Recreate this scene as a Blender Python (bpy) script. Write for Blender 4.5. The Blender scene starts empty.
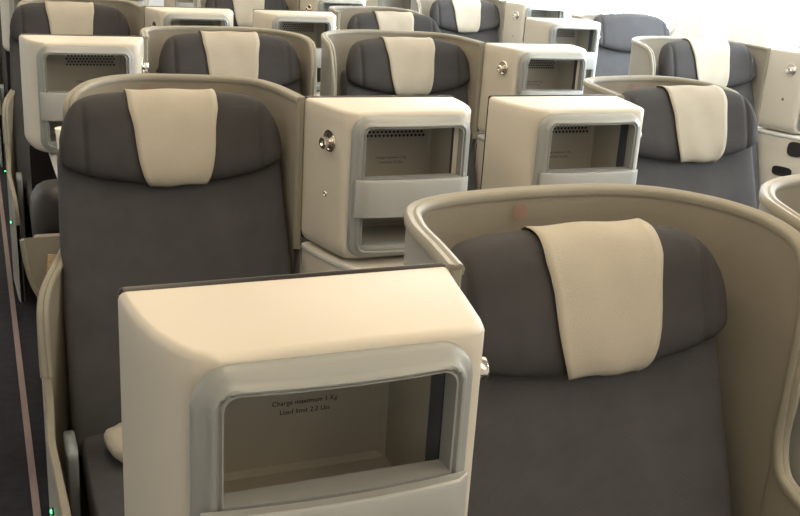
import bpy, bmesh, math, random
from mathutils import Vector, Matrix
from math import sin, cos, pi, radians

S = 0.4            # metres per layout unit (one console width)
FZ = 3.97          # eye height above the floor in layout units
C = bpy.context.scene.collection
sc = bpy.context.scene
def W(x, y, z): return Vector((x * S, y * S, (z + FZ) * S))

# ------------------------------------------------------------------ camera
cam_d = bpy.data.cameras.new('camera'); cam = bpy.data.objects.new('camera', cam_d); C.objects.link(cam)
cam_d.sensor_width = 36; cam_d.lens = 985 / 800 * 36; cam_d.clip_start = 0.02
yaw, pit, roll = 0.413275812, 0.318298954, 0.0630890446
cy_, sy_, cp_, sp_, cr_, sr_ = cos(yaw), sin(yaw), cos(pit), sin(pit), cos(roll), sin(roll)
F = Vector((sy_ * cp_, cy_ * cp_, -sp_)); R = Vector((cy_, -sy_, 0)); U = R.cross(F)
R2 = cr_ * R + sr_ * U; U2 = -sr_ * R + cr_ * U
M = Matrix((R2, U2, -F)).transposed().to_4x4(); M.translation = W(0, 0, 0); cam.matrix_world = M
sc.camera = cam

# ------------------------------------------------------------------ light & exposure
sc.view_settings.view_transform = 'Standard'; sc.view_settings.look = 'None'
sc.view_settings.exposure = -0.35; sc.view_settings.gamma = 1.0; sc.view_settings.use_curve_mapping = False
wd = bpy.data.worlds.new('cabin_world'); sc.world = wd; wd.use_nodes = True
wd.node_tree.nodes['Background'].inputs[0].default_value = (0.9, 0.93, 1, 1)
wd.node_tree.nodes['Background'].inputs[1].default_value = 0.3
def area(name, loc, size, power, col, rot=(0, 0, 0)):
    l = bpy.data.lights.new(name, 'AREA'); l.shape = 'RECTANGLE'; l.size, l.size_y = size; l.energy = power; l.color = col
    o = bpy.data.objects.new(name, l); o.location = loc; o.rotation_euler = rot; C.objects.link(o); return o
CEIL = 1.55
WARM = (1.0, 0.79, 0.54); COOL = (0.78, 0.88, 1.0)
area('aisle_light_left', W(0.6, 9, CEIL - .05), (0.25, 9.5), 55, WARM)
area('centre_light', W(3.0, 9, CEIL - .05), (0.5, 9.5), 60, WARM)
area('aisle_light_right', W(6.2, 9, CEIL - .05), (0.25, 9.5), 62, (1, .93, .8))
area('added_sidewall_fill', W(9.15, 10, 1.05), (0.12, 9.5), 95, (1, .97, .92), (0, radians(-8), 0))  # unseen light added to overexpose the right sidewall
WIN_E = 62.0; ADDED_WASH_E = 30.0

# ------------------------------------------------------------------ materials
def mat(name, col, rough=0.5, metal=0.0, bump=0.0, bscale=400, var=0.0, spec=0.5, emit=None, es=0, weave=False, vscale=6, coat=0):
    m = bpy.data.materials.new(name); m.use_nodes = True; nt = m.node_tree; b = nt.nodes['Principled BSDF']
    b.inputs['Base Color'].default_value = (*col, 1); b.inputs['Roughness'].default_value = rough
    b.inputs['Metallic'].default_value = metal; b.inputs['Specular IOR Level'].default_value = spec
    b.inputs['Coat Weight'].default_value = coat
    tc = nt.nodes.new('ShaderNodeTexCoord')
    if var > 0:
        n = nt.nodes.new('ShaderNodeTexNoise'); n.inputs['Scale'].default_value = vscale; n.inputs['Detail'].default_value = 5
        nt.links.new(tc.outputs['Object'], n.inputs['Vector'])
        r = nt.nodes.new('ShaderNodeValToRGB')
        r.color_ramp.elements[0].position = .3; r.color_ramp.elements[1].position = .7
        r.color_ramp.elements[0].color = (*[c * (1 - var) for c in col], 1); r.color_ramp.elements[1].color = (*[min(1, c * (1 + var)) for c in col], 1)
        nt.links.new(n.outputs['Fac'], r.inputs['Fac']); nt.links.new(r.outputs['Color'], b.inputs['Base Color'])
    if bump > 0:
        bp = nt.nodes.new('ShaderNodeBump'); bp.inputs['Strength'].default_value = bump; bp.inputs['Distance'].default_value = 0.002
        if weave:
            w1 = nt.nodes.new('ShaderNodeTexWave'); w1.bands_direction = 'X'; w1.inputs['Scale'].default_value = bscale; w1.inputs['Distortion'].default_value = 1
            w2 = nt.nodes.new('ShaderNodeTexWave'); w2.bands_direction = 'Z'; w2.inputs['Scale'].default_value = bscale; w2.inputs['Distortion'].default_value = 1
            ad = nt.nodes.new('ShaderNodeMath'); ad.operation = 'ADD'
            for w in (w1, w2): nt.links.new(tc.outputs['Object'], w.inputs['Vector'])
            nt.links.new(w1.outputs['Fac'], ad.inputs[0]); nt.links.new(w2.outputs['Fac'], ad.inputs[1]); nt.links.new(ad.outputs[0], bp.inputs['Height'])
        else:
            n2 = nt.nodes.new('ShaderNodeTexNoise'); n2.inputs['Scale'].default_value = bscale; n2.inputs['Detail'].default_value = 3
            nt.links.new(tc.outputs['Object'], n2.inputs['Vector']); nt.links.new(n2.outputs['Fac'], bp.inputs['Height'])
        nt.links.new(bp.outputs['Normal'], b.inputs['Normal'])
    if emit: b.inputs['Emission Color'].default_value = (*emit, 1); b.inputs['Emission Strength'].default_value = es
    return m
M_ = dict(
    cream=mat('cream_plastic', (.565, .53, .45), .42, bump=.08, bscale=900, var=.02),
    bezel=mat('grey_plastic', (.275, .29, .28), .38, bump=.05, bscale=900),
    bezel2=mat('pale_grey_plastic', (.36, .375, .365), .38, bump=.05, bscale=900),
    liner=mat('cubby_lining', (.47, .45, .39), .6, bump=.1, bscale=500, var=.04),
    dark=mat('black_plastic', (.012, .010, .010), .35),
    gap_shade=mat('painted_gap_shade', (.06, .07, .09), .4),  # dark tone painted for the shadow in the bezel gap
    ink=mat('printed_ink', (.01, .01, .01), .6),
    chrome=mat('chrome', (.75, .72, .68), .18, 1.0),
    fabric=mat('grey_seat_fabric', (.076, .076, .079), .85, bump=.5, bscale=170, var=.12, spec=.25, weave=True, vscale=14),
    fabric_head=mat('dark_seat_fabric', (.050, .049, .050), .85, bump=.4, bscale=900, var=.12, spec=.2, vscale=12),
    cloth=mat('headrest_cloth', (.40, .37, .305), .9, bump=.35, bscale=350, var=.04, spec=.15, vscale=10),
    shell_in=mat('taupe_lining', (.27, .245, .195), .65, bump=.25, bscale=700, var=.04, spec=.3),
    shell_out=mat('shell_outer', (.36, .355, .33), .45, bump=.1, bscale=900, var=.03),
    rim=mat('rim_trim', (.25, .235, .185), .45),
    pale=mat('console_trim', (.60, .60, .58), .35),
    post=mat('grey_post', (.22, .24, .25), .4),
    mark=mat('pink_mark', (.36, .19, .14), .6),
    markw=mat('pale_mark', (.55, .46, .36), .6),
    carpet=mat('aisle_carpet', (.016, .016, .022), .7, bump=.8, bscale=500, var=.35, vscale=30, spec=.2),
    strip=mat('aisle_strip', (.22, .16, .15), .5, var=.1),
    wall=mat('sidewall_panel', (.90, .88, .84), .5, bump=.05, bscale=200),
    ceil=mat('ceiling_panel', (.75, .72, .66), .6),
    paper=mat('white_paper', (.80, .76, .66), .8),
    mag=mat('magazine_cover', (.55, .40, .22), .5, var=.3, vscale=60),
    led=mat('green_led', (.05, .5, .15), .4, emit=(.05, 1, .25), es=9),
    pane=mat('bright_window_pane', (.9, .95, 1), .3, emit=(.72, .86, 1.0), es=WIN_E),
    wash_glow=mat('added_wash_glow', (.9, .9, .85), .4, emit=(1, .96, .88), es=ADDED_WASH_E),  # glow of the added strip above the windows
)

# ------------------------------------------------------------------ helpers
def thing(name, label, cat, loc=(0, 0, 0), group=None, rot=0):
    o = bpy.data.objects.new(name, None); o.empty_display_size = .1; C.objects.link(o); o.location = loc; o.rotation_euler = (0, 0, rot)
    o['label'] = label; o['category'] = cat
    if group: o['group'] = group
    return o
def obj(name, bm, m, parent=None, smooth=True, bevel=0, seg=2, angle=40):
    bmesh.ops.recalc_face_normals(bm, faces=bm.faces[:])
    me = bpy.data.meshes.new(name); bm.to_mesh(me); bm.free()
    ms = m if isinstance(m, (list, tuple)) else [m]
    for k in ms: me.materials.append(M_[k])
    o = bpy.data.objects.new(name, me); C.objects.link(o)
    if smooth:
        me.shade_smooth()
        try: me.set_sharp_from_angle(angle=radians(angle))
        except Exception: pass
    if bevel:
        b = o.modifiers.new('bevel', 'BEVEL'); b.width = bevel; b.segments = seg; b.limit_method = 'ANGLE'; b.angle_limit = radians(40)
        w = o.modifiers.new('wn', 'WEIGHTED_NORMAL'); w.keep_sharp = False
    if parent: o.parent = parent
    return o
def struct(name, bm, m, parent=None, **k):
    o = obj(name, bm, m, parent, **k)
    if parent is None: o['kind'] = 'structure'
    return o
def box(bm, a, b):
    r = bmesh.ops.create_cube(bm, size=1); vs = r['verts']
    for v in vs: v.co = Vector([(a[i] + b[i]) / 2 + v.co[i] * (b[i] - a[i]) for i in range(3)])
    return vs
def grid(bm, pts, closed_u=False, closed_v=False, skip=None):
    vv = [[bm.verts.new(p) for p in row] for row in pts]
    nu, nv = len(vv), len(vv[0])
    for i in range(nu if closed_u else nu - 1):
        for j in range(nv if closed_v else nv - 1):
            if skip and skip(i, j): continue
            try: bm.faces.new((vv[i][j], vv[(i + 1) % nu][j], vv[(i + 1) % nu][(j + 1) % nv], vv[i][(j + 1) % nv]))
            except ValueError: pass
    return vv
def tube(bm, path, r, n=8, cap=True):
    path = [Vector(p) for p in path]; rings = []
    up = Vector((0, 0, 1)); prev = None
    for i, p in enumerate(path):
        t = (path[min(i + 1, len(path) - 1)] - path[max(i - 1, 0)]).normalized()
        if prev is None:
            a = t.cross(up)
            if a.length < .1: a = t.cross(Vector((1, 0, 0)))
        else: a = prev - t * prev.dot(t)
        a.normalize(); prev = a; b = t.cross(a)
        rings.append([p + (a * cos(2 * pi * k / n) + b * sin(2 * pi * k / n)) * r for k in range(n)])
    vv = grid(bm, rings, closed_v=True)
    if cap: bm.faces.new(vv[0][::-1]); bm.faces.new(vv[-1])
def spline(pts, n=6):
    P = [Vector(p) for p in pts]; out = []
    for i in range(len(P) - 1):
        p0 = P[max(i - 1, 0)]; p1 = P[i]; p2 = P[i + 1]; p3 = P[min(i + 2, len(P) - 1)]
        for k in range(n):
            t = k / n
            out.append(0.5 * ((2 * p1) + (-p0 + p2) * t + (2 * p0 - 5 * p1 + 4 * p2 - p3) * t * t + (-p0 + 3 * p1 - 3 * p2 + p3) * t ** 3))
    out.append(P[-1]); return out
def lathe(bm, prof, origin, axis, n=20):
    axis = Vector(axis).normalized(); a = axis.orthogonal().normalized(); b = axis.cross(a); origin = Vector(origin)
    rings = [[origin + axis * h + (a * cos(2 * pi * k / n) + b * sin(2 * pi * k / n)) * r for k in range(n)] for r, h in prof]
    vv = grid(bm, rings, closed_v=True)
    bm.faces.new(vv[0][::-1]); bm.faces.new(vv[-1])
def sp(x, e): return math.copysign(abs(x) ** e, x)
def copy_tree(o, parent=None):
    c = o.copy(); C.objects.link(c); c.parent = parent
    for ch in children_of[o.name]: copy_tree(ch, c)
    return c
children_of = {}
def index_children():
    for o in bpy.data.objects: children_of[o.name] = []
    for o in bpy.data.objects:
        if o.parent: children_of[o.parent.name].append(o)
def L(x, y, z): return Vector((x * S, y * S, (z + FZ) * S))     # local: z is absolute height

# ------------------------------------------------------------------ the setting
XR, XL, YB, YF = 9.45, -3.5, 26.5, -4.0
bm = bmesh.new(); box(bm, W(XL - .3, YF, -FZ - .3), W(XR + .3, YB, -FZ)); struct('floor', bm, 'carpet', smooth=False)
bm = bmesh.new(); box(bm, W(XL - .3, YF, CEIL), W(XR + .3, YB, CEIL + .2)); struct('ceiling', bm, 'ceil', smooth=False)
bm = bmesh.new(); box(bm, W(XL - .3, YB, -FZ), W(XR + .3, YB + .3, CEIL)); struct('wall_back', bm, 'wall', smooth=False)
bm = bmesh.new(); box(bm, W(XL - .3, YF - .3, -FZ), W(XR + .3, YF, CEIL)); struct('wall_front', bm, 'wall', smooth=False)
def wall_x(z):   # curved sidewall
    t = (z + FZ) / (CEIL + FZ)
    return XR - .9 * max(0, t - .62) ** 1.7 * 2.2
def sidewall(name, sgn, xoff):
    bm = bmesh.new(); zs = [-FZ + (CEIL + FZ) * i / 24 for i in range(25)]
    X = lambda z, e: (wall_x(z) + e) if sgn > 0 else (XL + (XR - wall_x(z)) - e)
    rows = [[W(X(z, 0), YF, z), W(X(z, 0), YB, z), W(X(z, .25), YB, z), W(X(z, .25), YF, z)] for z in zs]
    vv = grid(bm, rows, closed_v=True)
    bm.faces.new(vv[0]); bm.faces.new(vv[-1])
    return struct(name, bm, 'wall')
sidewall('wall_right', 1, 0); sidewall('wall_left', -1, 0)
# windows along the right sidewall: frame ring and bright pane
def window(k, y, shade):
    zc = -.72; hw, hh = .29, .42
    def ring(s, e):
        return [W(wall_x(zc + (hh + s) * sp(sin(a), .6)) - e, y + (hw + s) * sp(cos(a), .6), zc + (hh + s) * sp(sin(a), .6)) for a in [2 * pi * i / 28 for i in range(28)]]
    bm = bmesh.new(); grid(bm, [ring(.12, 0.0), ring(.10, .03), ring(.03, .035), ring(0, .0)], closed_v=True)
    fr = struct('window_%d' % k, bm, 'wall')
    bm = bmesh.new(); r = ring(0.0, .004); vs = [bm.verts.new(p) for p in r]; bm.faces.new(vs)
    obj('window_shade' if shade else 'pane', bm, 'ceil' if shade else 'pane', fr, smooth=False)
for k in range(18): window(k + 1, .9 + 1.28 * k, k < 2)
# added glowing strip out of view above the windows, brightens the right wall
bm = bmesh.new(); box(bm, W(wall_x(1.1) - .12, YF + .3, 1.07), W(wall_x(1.1) - .02, YB - .3, 1.15)); struct('trim_1', bm, 'wash_glow', smooth=False)
# aisle path strips and base trims with green markers
for k, (x0, x1, m) in enumerate([(.14, .19, 'strip'), (5.75, 5.79, 'strip')]):
    bm = bmesh.new(); box(bm, W(x0, YF + .2, -FZ), W(x1, YB - .2, -FZ + .012)); struct('trim_%d' % (k + 2), bm, m, smooth=False)

# ------------------------------------------------------------------ console (monitor housing with storage cubbies)
ZT = -.975
OX0, OX1 = .170, .778; Z1, Z2, Z3, Z4, ZB = -1.062, -1.354, -1.580, -1.755, -1.875
PX0, PX1 = .100, .848
def make_console(m, label):
    MX = lambda x: (x - .5) if m > 0 else (.5 - x)          # mirrored shell, local x
    NX = lambda x: x - .5 + (.03 if m < 0 else 0)           # unmirrored front panel
    t = thing('seat_console', label, 'console')
    bulge = lambda x: .028 * (1 - ((x - .49) / .375) ** 2)
    # --- housing: vertical levels of a plan outline with holes in the front for the cubbies
    xs_front = [.17, OX0, .35, .5, .65, OX1, .84]
    left = [(0, 0), (.008, -.1), (.02, -.2), (.04, -.3), (.07, -.38), (.105, -.44), (.14, -.468)]
    right = [(.875, -.470), (.898, -.445), (.912, -.40), (.945, -.25), (.972, -.12), (1.0, 0)]
    if m < 0: fl = [(1 - a, b) for a, b in reversed(right)]; fr = [(1 - a, b) for a, b in reversed(left)]
    else: fl, fr = left, right
    out = fl + [(x, -.48) for x in xs_front] + fr
    out = [(a - .5, b) for a, b in out]
    nfl = len(fl)
    cxy = (0, -.22)
    def ins(p, d):
        v = Vector((p[0] - cxy[0], p[1] - cxy[1]))
        return (p[0] - d * (1 if p[0] > 0 else -1) * min(1, abs(p[0]) * 4), p[1] + (d if p[1] < -.01 else 0) * min(1, abs(p[1] - cxy[1]) * 5) * (1 if p[1] < cxy[1] else 0))
    lev = [(ZT, .022), (ZT - .003, .012), (ZT - .010, .004), (ZT - .022, 0), (Z1, 0), (Z2, 0), (Z3, 0), (Z4, 0), (-1.80, 0), (-1.84, .012), (-1.865, .035), (ZB, .07)]
    rows = [[L(*ins(p, d), z) for p in out] for z, d in lev]
    bm = bmesh.new()
    def skip(i, j):
        if i not in (4, 6): return False
        if j >= len(out) - 1: return False
        if j < nfl or j >= nfl + len(xs_front) - 1: return False
        x = (out[j][0] + out[j + 1][0]) / 2 + .5
        return OX0 < x < OX1
    vv = grid(bm, rows, closed_v=True, skip=skip)
    bm.faces.new(vv[0]); bm.faces.new(vv[-1])
    obj('housing', bm, 'cream', t, angle=60)
    # --- bezel
    dd_ = [0, .003, .008, .016, .026, .034, .040, .044, .052, .056, .060, .066, .070]
    xl = [PX0 + d for d in dd_]; xl[-1] = OX0
    ro = .035
    xm = [OX0 + d for d in (.003, .009, .018, .035)] + [OX0 + (OX1 - OX0) * i / 12 for i in range(1, 12)] + [OX1 - d for d in (.035, .018, .009, .003)]
    xr = [OX1] + [PX1 - d for d in reversed(dd_)]
    xs = xl + xm + xr; nl = len(xl)
    r = .10; PT, PB = -1.000, -1.845
    def rnd_c(d, r): return 0 if d >= r else r - math.sqrt(max(0, r * r - (r - max(0, d)) ** 2))
    def corner(x): return rnd_c(min(x - PX0, PX1 - x), r)
    def zop(x): return rnd_c(min(x - OX0, OX1 - x), ro)
    def sdf(x, z):
        dx = min(x - PX0, PX1 - x); dz = min(PT - z, z - PB)
        if dx < r and dz < r: return r - math.hypot(r - dx, r - dz)
        return min(dx, dz)
    prof = [(0, 0), (.003, .020), (.008, .026), (.016, .030), (.034, .036), (.040, .050), (.044, .053), (.052, .053), (.056, .042), (.060, .042), (.066, .050), (9, .050)]
    def pf(d):
        d = max(0, d)
        for (a, b), (c, e) in zip(prof, prof[1:]):
            if d <= c: return b + (e - b) * (d - a) / (c - a) if c < 9 else b
        return .050
    ds = dd_
    zrows = [('t', d) for d in ds] + [('m', Z1 - .035 + (Z2 - Z1 + .035) * i / 4) for i in range(1, 5)] + [('n', Z3)] + [('n', Z4)] + [('b', d) for d in reversed(ds)]
    rows = []
    for kind, d in zrows:
        row = []
        for x in xs:
            if kind == 't': z0 = PT - corner(x); z = z0 + (Z1 - zop(x) - z0) * d / .070
            elif kind == 'b': z0 = PB + corner(x); z = z0 + (Z4 - .002 - z0) * d / .070
            else: z = d
            dist = sdf(x, z) if kind != 'n' else min(x - PX0, PX1 - x)
            row.append(L(NX(x), -.48 - pf(dist) - bulge(x) * min(1, max(0, dist) / .03), z))
        rows.append(row)
    bm = bmesh.new()
    nT = len(ds)
    def skip2(i, j):
        incol = nl - 1 <= j < nl - 1 + len(xm) + 1
        return incol and ((nT - 1 <= i < nT + 3) or i == nT + 4)
    vv = grid(bm, rows, skip=skip2)
    def ret(i0, i1):
        js = range(nl - 1, nl + len(xm) + 1)
        loop = [vv[i0][j] for j in js] + [vv[i][nl + len(xm)] for i in range(i0 + 1, i1 + 1)] + [vv[i1][j] for j in reversed(list(js)[:-1])] + [vv[i][nl - 1] for i in range(i1 - 1, i0, -1)]
        nb = [bm.verts.new((v.co.x, -.475 * S, v.co.z)) for v in loop]
        for a in range(len(loop)):
            b = (a + 1) % len(loop); bm.faces.new((loop[a], loop[b], nb[b], nb[a]))
    ret(nT - 1, nT + 3); ret(nT + 4, nT + 5)
    obj('bezel', bm, 'bezel', t, angle=35)
    # --- cover strip between the cubbies, bulging forward
    bm = bmesh.new(); rows = []
    sec = [(-.058, Z2 - .004), (-.088, Z2 - .002), (-.096, Z2 + .002), (-.104, Z2 - .001), (-.108, Z2 - .012), (-.106, -1.45), (-.10, Z3 + .02), (-.094, Z3 + .006), (-.058, Z3 + .004)]
    X0, X1 = PX0 + .012, PX1 - .026
    for i in range(19):
        x = X0 + (X1 - X0) * i / 18; e = min(1, (i + .6) / 1.4, (18.6 - i) / 1.4)
        rows.append([L(NX(x), -.48 + (-.058 + (v + .058) * e) - bulge(x), z) for v, z in sec])
    vv = grid(bm, rows, closed_v=True); bm.faces.new(vv[0]); bm.faces.new(vv[-1])
    obj('cover_flap', bm, 'bezel2', t, angle=35)
    # --- cubby liners
    for a, b in ((Z1 + .015, -1.56), (-1.575, Z4 - .02)):
        bm = bmesh.new(); x0, x1, yb = OX0 - .01, OX1 + .01, -.06
        ring = lambda y, g: [L(NX(x0 - g), y, a + .01 + g), L(NX(x1 + g), y, a + .01 + g), L(NX(x1 + g), y, b - .01 - g), L(NX(x0 - g), y, b - .01 - g)]
        vv = grid(bm, [ring(-.462, 0), ring(-.08, .0), ring(yb, -.02)], closed_v=True); bm.faces.new(vv[-1])
        lin = obj('storage_cubby', bm, 'liner', t, angle=25)
        if a > -1.2:
            bm = bmesh.new(); nrow, ncol = 5, 15
            for i in range(nrow):
                for j in range(ncol - (i % 2)):
                    cx = .36 + .027 * j + (.0135 if i % 2 else 0); cz = -1.108 - .024 * i
                    vs = [bm.verts.new(L(NX(cx) + .0095 * cos(q * pi / 4), yb - .003, cz + .0095 * sin(q * pi / 4))) for q in range(8)]
                    bm.faces.new(vs)
            obj('vent_grille', bm, 'dark', lin, smooth=False)
            for i, tx in enumerate(('Charge maximum 1 Kg', 'Load limit 2.2 Lbs')):
                cu = bpy.data.curves.new('txt', 'FONT'); cu.body = tx; cu.size = .0088; cu.align_x = 'CENTER'
                to = bpy.data.objects.new('txt', cu)
                me = bpy.data.meshes.new_from_object(to); bpy.data.objects.remove(to); me.name = 'printed_text'; me.materials.clear(); me.materials.append(M_['ink'])
                to = bpy.data.objects.new('printed_text', me); C.objects.link(to)
                to.rotation_euler = (radians(90), 0, 0); to.location = L(NX(.525), yb - .003, -1.350 - i * .030); to.parent = lin
            bm = bmesh.new(); box(bm, L(NX(x1) - .004, -.455, b + .0), L(NX(x1) - .001, -.375, a - .0)); obj('gap_shade_strip', bm, 'gap_shade', lin, smooth=False)  # dark strip stands in for the gap shadow between bezel and liner
    # --- monitor on the rear face
    bm = bmesh.new(); box(bm, L(-.497, .0, -1.86), L(.497, .035, -.968)); obj('monitor', bm, 'dark', t, smooth=False, bevel=.006)
    # --- coat hook and release button on the side that faces the seat
    sx = 1 if m > 0 else -1
    y = -.30; x = MX(.936); ax = Vector((sx, -.22, 0)).normalized()
    def oax(h): return L(x, y, -1.165) + ax * h
    bm = bmesh.new(); lathe(bm, [(.027, -.010), (.027, .002), (.0255, .0035), (.022, .0035), (.020, .0012), (.012, .001)], L(x, y, -1.175), ax); obj('hook_plate', bm, 'chrome', t)
    bm = bmesh.new(); lathe(bm, [(.0085, .0), (.011, .007), (.0135, .009), (.015, .012), (.015, .020), (.013, .022), (.007, .0222), (.005, .019)], L(x, y, -1.185), ax); obj('coat_hook', bm, 'chrome', t)
    bm = bmesh.new(); lathe(bm, [(.0075, -.008), (.0075, .002), (.006, .004), (.004, .004), (.003, .0025)], L(MX(.938), -.265, -1.505), ax); obj('release_button', bm, 'chrome', t)
    # --- lower console body with curved shelf
    def plate(name, pts, z0, z1, mt, bev=.004, inset=0):
        bm = bmesh.new(); q = spline([(a, b, 0) for a, b in pts], 3)
        lo = [bm.verts.new(L(MX(p.x), p.y, z0)) for p in q]; hi = [bm.verts.new(L(MX(p.x), p.y, z1)) for p in q]
        n = len(q); bm.faces.new(hi); bm.faces.new(lo)
        for i in range(n): bm.faces.new((lo[i], lo[(i + 1) % n], hi[(i + 1) % n], hi[i]))
        return obj(name, bm, mt, t, bevel=bev, angle=30)
    plate('shelf', [(1.0, .0), (.985, -.12), (.93, -.33), (.84, -.55), (.74, -.75), (.70, -1.0), (.69, -1.2), (.60, -1.24), (.25, -1.24), (.18, -1.2), (.17, -.9), (.17, -.5), (.17, -.02)], -1.925, -1.888, 'pale')
    plate('shelf_top', [(.985, -.01), (.965, -.12), (.905, -.33), (.81, -.55), (.715, -.75), (.675, -1.0), (.66, -1.17), (.60, -1.21), (.27, -1.21), (.205, -1.17), (.20, -.9), (.20, -.5), (.20, -.02)], -1.90, -1.882, 'cream', .002)
    plate('console_body', [(.99, .0), (.975, -.12), (.92, -.33), (.83, -.55), (.73, -.75), (.50, -.78), (.46, -.4), (.45, -.0)], -FZ, -1.925, 'cream', 0)
    bm = bmesh.new(); box(bm, L(min(MX(.03), MX(.44)), -.06, -FZ), L(max(MX(.03), MX(.44)), -.02, ZB - .005)); obj('footwell_shade', bm, 'dark', t, smooth=False)  # black sheet stands in for the shade in the footwell
    bp_ = [(0, .99), (-.12, .975), (-.33, .92), (-.55, .83), (-.75, .73)]
    def surf_x(v):
        for (a, b), (c, d) in zip(bp_, bp_[1:]):
            if v >= c: return b + (d - b) * (v - a) / (c - a) + .012
        return .74
    # dark recesses in the seat-side face of the console
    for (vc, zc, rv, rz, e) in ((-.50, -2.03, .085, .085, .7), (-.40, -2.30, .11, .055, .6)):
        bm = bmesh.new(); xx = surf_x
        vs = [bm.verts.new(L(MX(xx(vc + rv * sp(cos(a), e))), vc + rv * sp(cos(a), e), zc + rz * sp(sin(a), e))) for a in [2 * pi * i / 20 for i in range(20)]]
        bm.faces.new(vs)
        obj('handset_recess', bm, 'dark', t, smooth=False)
    return t

# ------------------------------------------------------------------ seat with privacy shell
vb = lambda z: .30 + (z + 1.0) * .33
def head_pt(a, ph, off=0.0):
    k = abs(a)
    top = -.985 - .07 * k ** 4 - .16 * k ** 13; bot = -1.505 + .115 * a * a
    e = max(0, 1 - k ** 8) ** .5
    ht = .022 + .10 * e + off - (.020 * math.exp(-((k - .80) / .028) ** 2) if off == 0 else 0); zc = (top + bot) / 2; hz = (top - bot) / 2 * (.62 + .38 * max(0, 1 - k ** 14) ** .5) + off
    z = zc + hz * sp(sin(ph), .62)
    v = vb(z) - ht * sp(cos(ph), .62) * (1 if cos(ph) > 0 else .7) - .05 * a * a
    return (.65 * a, v, z)
def make_seat(m, label, style):
    MX = lambda u: u if m > 0 else -u
    t = thing('cabin_seat', label, 'seat')
    # --- shell wall path: (u, v, ztop, foot z)
    cab = [(-.725, 0.0, -.985), (-.70, .2, -.978), (-.672, .42, -.975), (-.60, .61, -.972), (-.44, .705, -.97), (-.20, .745, -.968), (.05, .755, -.966)]
    if style == 'pair':
        path = cab + [(.30, .745, -.967), (.52, .68, -.972), (.68, .52, -.98), (.745, .34, -.99), (.76, .20, -1.01), (.76, .12, -1.04), (.758, .07, -1.10), (.755, .03, -1.22), (.75, .02, -1.5), (.745, .01, -1.80),
            (.74, -.04, -1.945), (.74, -.14, -2.0), (.74, -.30, -2.06), (.74, -.38, -2.2), (.74, -.44, -2.42), (.74, -.55, -2.62), (.74, -.80, -2.74), (.74, -1.1, -2.78), (.735, -1.3, -2.85), (.73, -1.36, -3.1)]
    else:
        path = cab + [(.22, .70, -.967), (.34, .60, -.972), (.44, .47, -.985), (.52, .33, -1.02), (.545, .28, -1.08), (.55, .27, -1.18), (.55, .27, -1.35), (.55, .26, -1.6), (.56, .23, -1.78),
            (.61, .12, -1.88), (.68, -.04, -1.94), (.735, -.16, -2.0), (.765, -.24, -2.07), (.775, -.30, -2.18), (.775, -.36, -2.40), (.77, -.44, -2.60), (.78, -.60, -2.72), (.77, -.9, -2.77), (.76, -1.2, -2.80), (.75, -1.34, -2.9), (.74, -1.38, -3.1)]
    q = spline(path, 4)
    th = .045
    nrm = []
    for i, p in enumerate(q):
        d = q[min(i + 1, len(q) - 1)] - q[max(i - 1, 0)]; d.z = 0; d.normalize(); nrm.append(Vector((-d.y, d.x, 0)))
    # smooth normals along nearly vertical stretch
    ZL = [0, .02, .06, .14, .26, .42, .60, .80, 1.0]
    def wallsheet(offs, name, mt):
        bm = bmesh.new(); rows = []
        for p, n in zip(q, nrm):
            zb = -FZ + .03
            row = []
            for f in ZL:
                z = p.z + (zb - p.z) * f
                pp = p + n * offs
                row.append(L(MX(pp.x), pp.y, z))
            rows.append(row)
        grid(bm, rows); return bm
    bm = wallsheet(th, 'o', 0)
    # outer + edge strips
    obj('outer_shell', bm, 'shell_out', t)
    bm = wallsheet(0, 'i', 0); obj('inner_lining', bm, 'shell_in', t)
    bm = bmesh.new(); pr = [(-.006, -.022), (-.010, .0), (-.002, .012), (.012, .016), (.022, .009), (.030, .014), (.044, .016), (.055, .006), (.055, -.022)]
    rows = []
    for i, (p, n) in enumerate(zip(q, nrm)):
        if p.z < -2.48: break
        d = (q[min(i + 1, len(q) - 1)] - q[max(i - 1, 0)]).normalized(); up = n.cross(d)
        if up.z < 0 or (abs(up.z) < .02 and up.y > 0): up = -up
        rows.append([L(MX((p + n * a + up * b).x), (p + n * a + up * b).y, (p + n * a + up * b).z) for a, b in pr])
    vv = grid(bm, rows, closed_v=True); bm.faces.new(vv[0]); bm.faces.new(vv[-1])
    obj('rim', bm, 'rim', t, angle=50)
    bm = bmesh.new(); rows = []
    for p, n in zip(q, nrm):
        if p.z > -2.40: continue
        rows.append([L(MX((p + n * a).x), (p + n * a).y, p.z + b) for a, b in ((0, -.002), (.008, .008), (.037, .008), (.045, -.002))])
    grid(bm, rows); obj('arm_cap', bm, 'shell_in', t)
    # front closing strips of the wing next to the console
    bm = bmesh.new(); rows = []
    for f in range(10):
        z = -.985 + (-1.93 + .985) * f / 9
        rows.append([L(MX(-.77), .0, z), L(MX(-.76), -.010, z), L(MX(-.735), -.010, z), L(MX(-.722), 0.005, z)])
    grid(bm, rows); obj('wing_edge', bm, 'rim', t)
    # --- headrest
    bm = bmesh.new(); A = [0, .2, .4, .55, .66, .72, .75, .77, .785, .80, .815, .83, .86, .9, .94, .97, .985, .995, 1]; A = [-a for a in reversed(A[1:])] + A
    rows = [[L(MX(p[0]), p[1], p[2]) for p in [head_pt(a, 2 * pi * j / 32) for j in range(32)]] for a in A]
    vv = grid(bm, rows, closed_v=True); bm.faces.new(vv[0]); bm.faces.new(vv[-1])
    hd = obj('headrest', bm, 'fabric_head', t, angle=80)
    # --- headrest cloth
    bm = bmesh.new(); rows = []
    rnd = random.Random(3 if m > 0 else 5)
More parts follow.
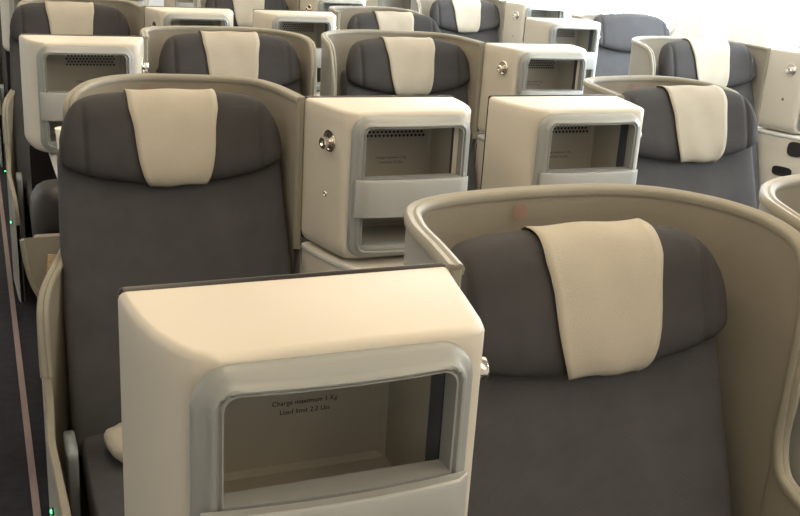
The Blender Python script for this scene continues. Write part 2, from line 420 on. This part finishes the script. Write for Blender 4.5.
    for j in range(25):
        f = j / 24; ph = radians(-72 + 190 * f)
        row = []
        for i in range(15):
            s = -1 + 2 * i / 14; hw = .160 + .101 * min(1, f / .55) ** .9
            cx = -.0
            a = (cx + s * hw) / .65
            off = .010 + .003 * sin(5 * s + 9 * f) + (.004 * abs(s) ** 6) + .0015 * rnd.random() * (1 - f)
            p = head_pt(a, ph, off)
            z = p[2] - (.012 * (s * .5) if j == 0 else 0)
            row.append(L(MX(p[0]), p[1], z))
        rows.append(row)
    grid(bm, rows)
    cl = obj('headrest_cover', bm, 'cloth', hd, angle=80)
    so = cl.modifiers.new('s', 'SOLIDIFY'); so.thickness = .0012; so.offset = 0
    # --- backrest
    bm = bmesh.new(); rows = []
    zs = [(-1.30, .55), (-1.31, .75), (-1.34, .92), (-1.40, 1), (-1.5, 1), (-1.7, 1), (-1.95, 1), (-2.2, 1), (-2.5, 1), (-2.75, 1), (-2.9, .97), (-2.98, .85), (-3.0, .6)]
    for z, k in zs:
        hw = (.655 + .03 * min(1, (-1.3 - z) / .8)) * (.9 + .1 * k); ht = .13 * k
        row = []
        for j in range(40):
            a = 2 * pi * j / 40
            uu = hw * sp(cos(a), .28); 
            v = vb(z) + .095 - ht * sp(sin(a), .5) - (.035 * (abs(uu) / .65) ** 4 if sin(a) > 0 else 0) + (.02 * (1 - (uu / .65) ** 2) if sin(a) > 0 else 0)
            row.append(L(MX(uu), v, z))
        rows.append(row)
    vv = grid(bm, rows, closed_v=True); bm.faces.new(vv[0]); bm.faces.new(vv[-1])
    obj('backrest', bm, 'fabric', t, angle=80)
    # --- seat cushion, leg rest, base, armrest
    def pad(name, x0, x1, y0, y1, z0, z1, mt, e=.3, bulge=.02):
        bm = bmesh.new(); rows = []; n = 36; zc = (z0 + z1) / 2; hz = (z1 - z0) / 2
        for i in range(11):
            f = -pi / 2 + pi * i / 10; kk = max(.02, cos(f)) ** .35; z = zc + hz * sp(sin(f), .7)
            rows.append([L(MX((x0 + x1) / 2 + (x1 - x0) / 2 * (.9 + .1 * kk) * (kk if i in (0, 10) else 1) * sp(cos(2 * pi * j / n), e)),
                           (y0 + y1) / 2 + (y1 - y0) / 2 * (.9 + .1 * kk) * (kk if i in (0, 10) else 1) * sp(sin(2 * pi * j / n), e), z) for j in range(n)])
        vv = grid(bm, rows, closed_v=True); bm.faces.new(vv[0]); bm.faces.new(vv[-1])
        return obj(name, bm, mt, t, angle=80)
    pad('seat_cushion', -.64, .64, -1.55, -.18, -3.12, -2.86, 'fabric')
    pad('leg_rest', -.62, .62, -1.78, -1.57, -3.8, -2.93, 'fabric')
    bm = bmesh.new(); box(bm, L(-.55, -1.45, -FZ), L(.55, .3, -3.13)); obj('seat_base', bm, 'dark', t, smooth=False, bevel=.01)
    pad('armrest', .672, .735, -.74, -.46, -3.6, -2.74, 'post', .35)
    # --- small round pictogram on the rear lining
    bm = bmesh.new(); cx, cz, r = (-.10 if m > 0 else .06), -1.040, .030
    rows = [[L(MX(cx + rr * cos(2 * pi * j / 24)), .735, cz + rr * sin(2 * pi * j / 24)) for j in range(24)] for rr in (r, r * .76)]
    grid(bm, rows, closed_v=True)
    for an in (45, -45):
        d = Vector((cos(radians(an)), 0, sin(radians(an)))) * r * .8; n = Vector((-d.z, 0, d.x)).normalized() * .004
        vs = [bm.verts.new(L(MX(cx + w.x), .7345, cz + w.z)) for w in (d + n, d - n, -d - n, -d + n)]; bm.faces.new(vs)
    obj('pictogram', bm, 'mark', t, smooth=False)
    return t

con = {+1: make_console(1, 'x'), -1: make_console(-1, 'x')}
seat = {(m, st): make_seat(m, 'x', st) for m in (1, -1) for st in ('pair', 'aisle')}
index_children()
used = {}
def place(kind, key, proto, x, row, label, group):
    o = proto if (kind, key) not in used else copy_tree(proto)
    if (kind, key) not in used: used[(kind, key)] = 1
    o.location = (x * S, (2.6 + 3.075 * row) * S, 0); o['label'] = label; o['group'] = group
    return o
def console(m, x0, row, label): return place('c', m, con[m], x0 + .5, row, label, 'storage consoles between the seats')
def pseat(m, style, xc, row, label, shift=(0, 0, 0), cover=True, cs=0):
    """shift moves headrest and backrest inside the shell (recline differs from seat to seat)"""
    first = ('s', (m, style)) not in used
    proto = seat[(m, style)]
    if first:
        for ch in children_of[proto.name]: base[ch.name] = ch.location.copy()
    o = place('s', (m, style), proto, xc, row, label, 'grey cabin seats in shells')
    kids = [c for c in bpy.data.objects if c.parent == o]
    for c in kids:
        if c.name.split('.')[0] in ('headrest', 'backrest'): c.location = Vector(shift) * S
        if c.name.startswith('headrest'):
            for g in [g for g in bpy.data.objects if g.parent == c]: g.location.x = cs * S
        if not cover and c.name.startswith('headrest'):
            for g in [g for g in bpy.data.objects if g.parent == c]: bpy.data.objects.remove(g)
    return o
base = {}
# even rows: console | seat seat | console ; aisle ; seat | console.  odd rows: seat | console console | seat ; aisle ; console | seat
console(1, .308, 0, 'large cream storage console in the foreground, nearest of all, chrome hook on its right')
pseat(1, 'pair', 2.08, 0, 'grey seat at front right, largest in view, inside a curved taupe shell', (-.02, .17, -.05), cs=.065)
pseat(-1, 'pair', 3.77, 0, 'seat cut off by the right photo edge, only its curved shell rim shows')
pseat(-1, 'aisle', 1.03, 1, 'grey seat at the left, cream headrest cloth, directly behind the foreground console', (.015, 0, 0), cs=-.0)
console(-1, 1.8, 1, 'cream console with chrome hook on its left face, touching the left front seat shell')
console(1, 3.05, 1, 'cream console with black left edge, right behind the front right seat shell')
pseat(1, 'aisle', 4.82, 1, 'bluish grey seat right of the console with the black left edge', (.02, .05, .01), cs=.08)
console(1, .32, 2, 'cream console at far left behind the left front seat, with perforated upper cubby')
pseat(1, 'pair', 2.08, 2, 'grey seat behind the shell of the left front seat, only its top shows', (.05, .05, .02))
pseat(-1, 'pair', 3.83, 2, 'grey seat in the middle of the photo, above the hook console, tan headrest cloth', (.07, .05, 0))
console(-1, 4.6, 2, 'cream console with chrome hook, right beside the middle seat of the photo')
pseat(-1, 'pair', 7.445, 2, 'grey seat at upper right whose console meets the right photo edge', (.06, 0, .05))
console(-1, 8.20, 2, 'cream console cut by the right edge of the photo, hook and button showing')
pseat(-1, 'aisle', 1.03, 3, 'grey seat in the upper left corner behind the perforated far left console', (-.03, 0, 0))
console(-1, 1.8, 3, 'pale console near the top left, between the corner seat and a cream console')
console(1, 3.07, 3, 'cream console at top left of centre, with a narrow dark cubby')
pseat(1, 'aisle', 4.90, 3, 'grey seat at top centre, just behind the middle seat, pale headrest cloth', (.08, 0, 0))
console(1, 6.8, 3, 'cream console with bright white front and black left edge at upper right')
pseat(1, 'aisle', 8.56, 3, 'pale lit grey seat without headrest cloth, right of the white fronted console', (0, -.1, .09), False)
console(1, .33, 4, 'small dim console furthest along the left aisle')
pseat(-1, 'pair', 3.83, 4, 'distant grey seat at the top edge between two small top left consoles')
console(-1, 4.6, 4, 'small distant console whose pale framed cubby touches the top edge, centre')
pseat(-1, 'pair', 7.40, 4, 'grey seat with lilac backrest and narrow pale cloth, top centre right', (.12, 0, 0))
console(-1, 8.15, 4, 'tan console with hook at the top, white framed cubby beside the bright wall')
pseat(-1, 'aisle', 1.03, 5, 'last row seat beside the left aisle')
console(-1, 1.8, 5, 'last row console next to the left aisle seat')
console(1, 3.07, 5, 'last row console left of the centre seat')
pseat(1, 'aisle', 4.82, 5, 'last row seat in the centre, at the top edge')
console(1, 6.8, 5, 'bluish lit last row console at the top edge, right of centre')
# the far seat by the wall carries no cloth
# ------------------------------------------------------------------ small things
# storage bin wall with rim behind the left front seat
t = thing('side_bin', 'taupe bin with pale curved rim beside the aisle, behind the left front seat', 'bin', W(.3, 6.8, -FZ))
bm = bmesh.new()
def LB(x, y, z): return W(x, y, z) - W(.3, 6.8, -FZ)
prof = spline([(.19, 0, -2.10), (.205, 0, -2.25), (.24, 0, -2.42), (.30, 0, -2.54), (.38, 0, -2.60), (.50, 0, -2.64), (.8, 0, -2.66)], 5)
rows = [[LB(p.x, 6.75, p.z), LB(p.x, 6.78, -2.10 if p.x > .2 else -2.10), ] for p in prof]
grid(bm, rows); obj('bin_panel', bm, 'shell_in', t)
bm = bmesh.new(); tube(bm, [LB(p.x, 6.74, p.z) for p in prof], .0065, 8); obj('bin_rim', bm, 'rim', t)
bm = bmesh.new(); box(bm, LB(.27, 6.79, -FZ), LB(.85, 6.93, -2.12)); obj('bin_body', bm, 'shell_in', t, smooth=False, bevel=.006)
# magazine in the bin
bm = bmesh.new(); box(bm, (-.05, -.002, 0), (.05, .002, .15)); o = obj('magazine', bm, 'mag', None, smooth=False, bevel=.001)
o.location = W(.43, 6.66, -2.58); o.rotation_euler = (radians(-4), radians(6), 0); o['label'] = 'orange-tan magazine standing in the taupe bin beside the left front seat'; o['category'] = 'magazine'
# dark foot cushion
bm = bmesh.new(); rows = []
for i in range(13):
    f = -pi / 2 + pi * i / 12; z = .0 + .105 * sp(sin(f), .6); kk = max(.03, cos(f)) ** .4
    rows.append([Vector((.14 * kk * sp(cos(2 * pi * j / 32), .45), .10 * kk * sp(sin(2 * pi * j / 32), .45), z)) for j in range(32)])
vv = grid(bm, rows, closed_v=True); bm.faces.new(vv[0]); bm.faces.new(vv[-1])
o = obj('foot_cushion', bm, 'gap_shade', None, angle=80); o.location = W(.62, 7.22, -2.10); o['label'] = 'dark rounded foot cushion behind the taupe bin at the left'; o['category'] = 'cushion'
M_['fo'] = mat('black_vinyl', (.010, .0095, .0095), .45, bump=.1, bscale=200); o.data.materials[0] = M_['fo']
bm = bmesh.new(); box(bm, (-.13, -.09, 0), (.13, .09, (FZ - 2.36) * S)); o2 = obj('stand', bm, 'dark', o, smooth=False); o2.location = (0, 0, -(FZ - 2.10) * S)
# white paper cup / card on shelf of the far left console
bm = bmesh.new(); rows = []
for (r, h) in ((.020, 0), (.023, .04), (.026, .08), (.030, .115)): rows.append([Vector((r * cos(2 * pi * j / 20), r * sin(2 * pi * j / 20), h)) for j in range(20)])
vv = grid(bm, rows, closed_v=True); bm.faces.new(vv[0]); o = obj('paper_cup', bm, 'paper', None); o.location = W(.585, 7.95, -1.878)
so = o.modifiers.new('s', 'SOLIDIFY'); so.thickness = .001
o['label'] = 'white paper cup on the shelf of the far left console'; o['category'] = 'cup'
# blanket and pillow on the left front seat
bm = bmesh.new(); rows = []
for i in range(12):
    f = -pi / 2 + pi * i / 11; z = .03 + .03 * sp(sin(f), .7); kk = max(.03, cos(f)) ** .5
    rows.append([Vector((.15 * kk * sp(cos(2 * pi * j / 32), .5), .07 * kk * sp(sin(2 * pi * j / 32), .5), z + .004 * sin(j * .9) + .002 * sin(j * 2.3 + i))) for j in range(32)])
vv = grid(bm, rows, closed_v=True); bm.faces.new(vv[0]); bm.faces.new(vv[-1])
o = obj('folded_blanket', bm, 'cloth', None, angle=80); o.location = W(.88, 5.06, -2.845); o.rotation_euler = (0, 0, .15)
o['label'] = 'folded beige blanket lying on the cushion of the left front seat'; o['category'] = 'blanket'
# aisle marker lights
for k, (x, y, z, ax) in enumerate(((.213, 4.88, -3.05, (-1, 0, 0)), (.213, 10.42, -3.05, (-1, 0, 0)), (.28, 16.4, -FZ, (0, 0, 1)))):
    bm = bmesh.new(); lathe(bm, [(.009, 0), (.009, .003), (.006, .005)], (0, 0, 0), ax, 14)
    o = obj('aisle_marker_light', bm, 'dark', None); o.location = W(x, y, z); o['category'] = 'light'
    o['label'] = ('green aisle marker light nearest the camera at the bottom left', 'green aisle marker light at the left edge, middle one of three', 'green aisle marker light furthest along the left aisle')[k]
    o['group'] = 'green aisle marker lights'
    bm = bmesh.new(); lathe(bm, [(.005, .004), (.005, .006), (.003, .008)], (0, 0, 0), ax, 12); obj('lens', bm, 'led', o)
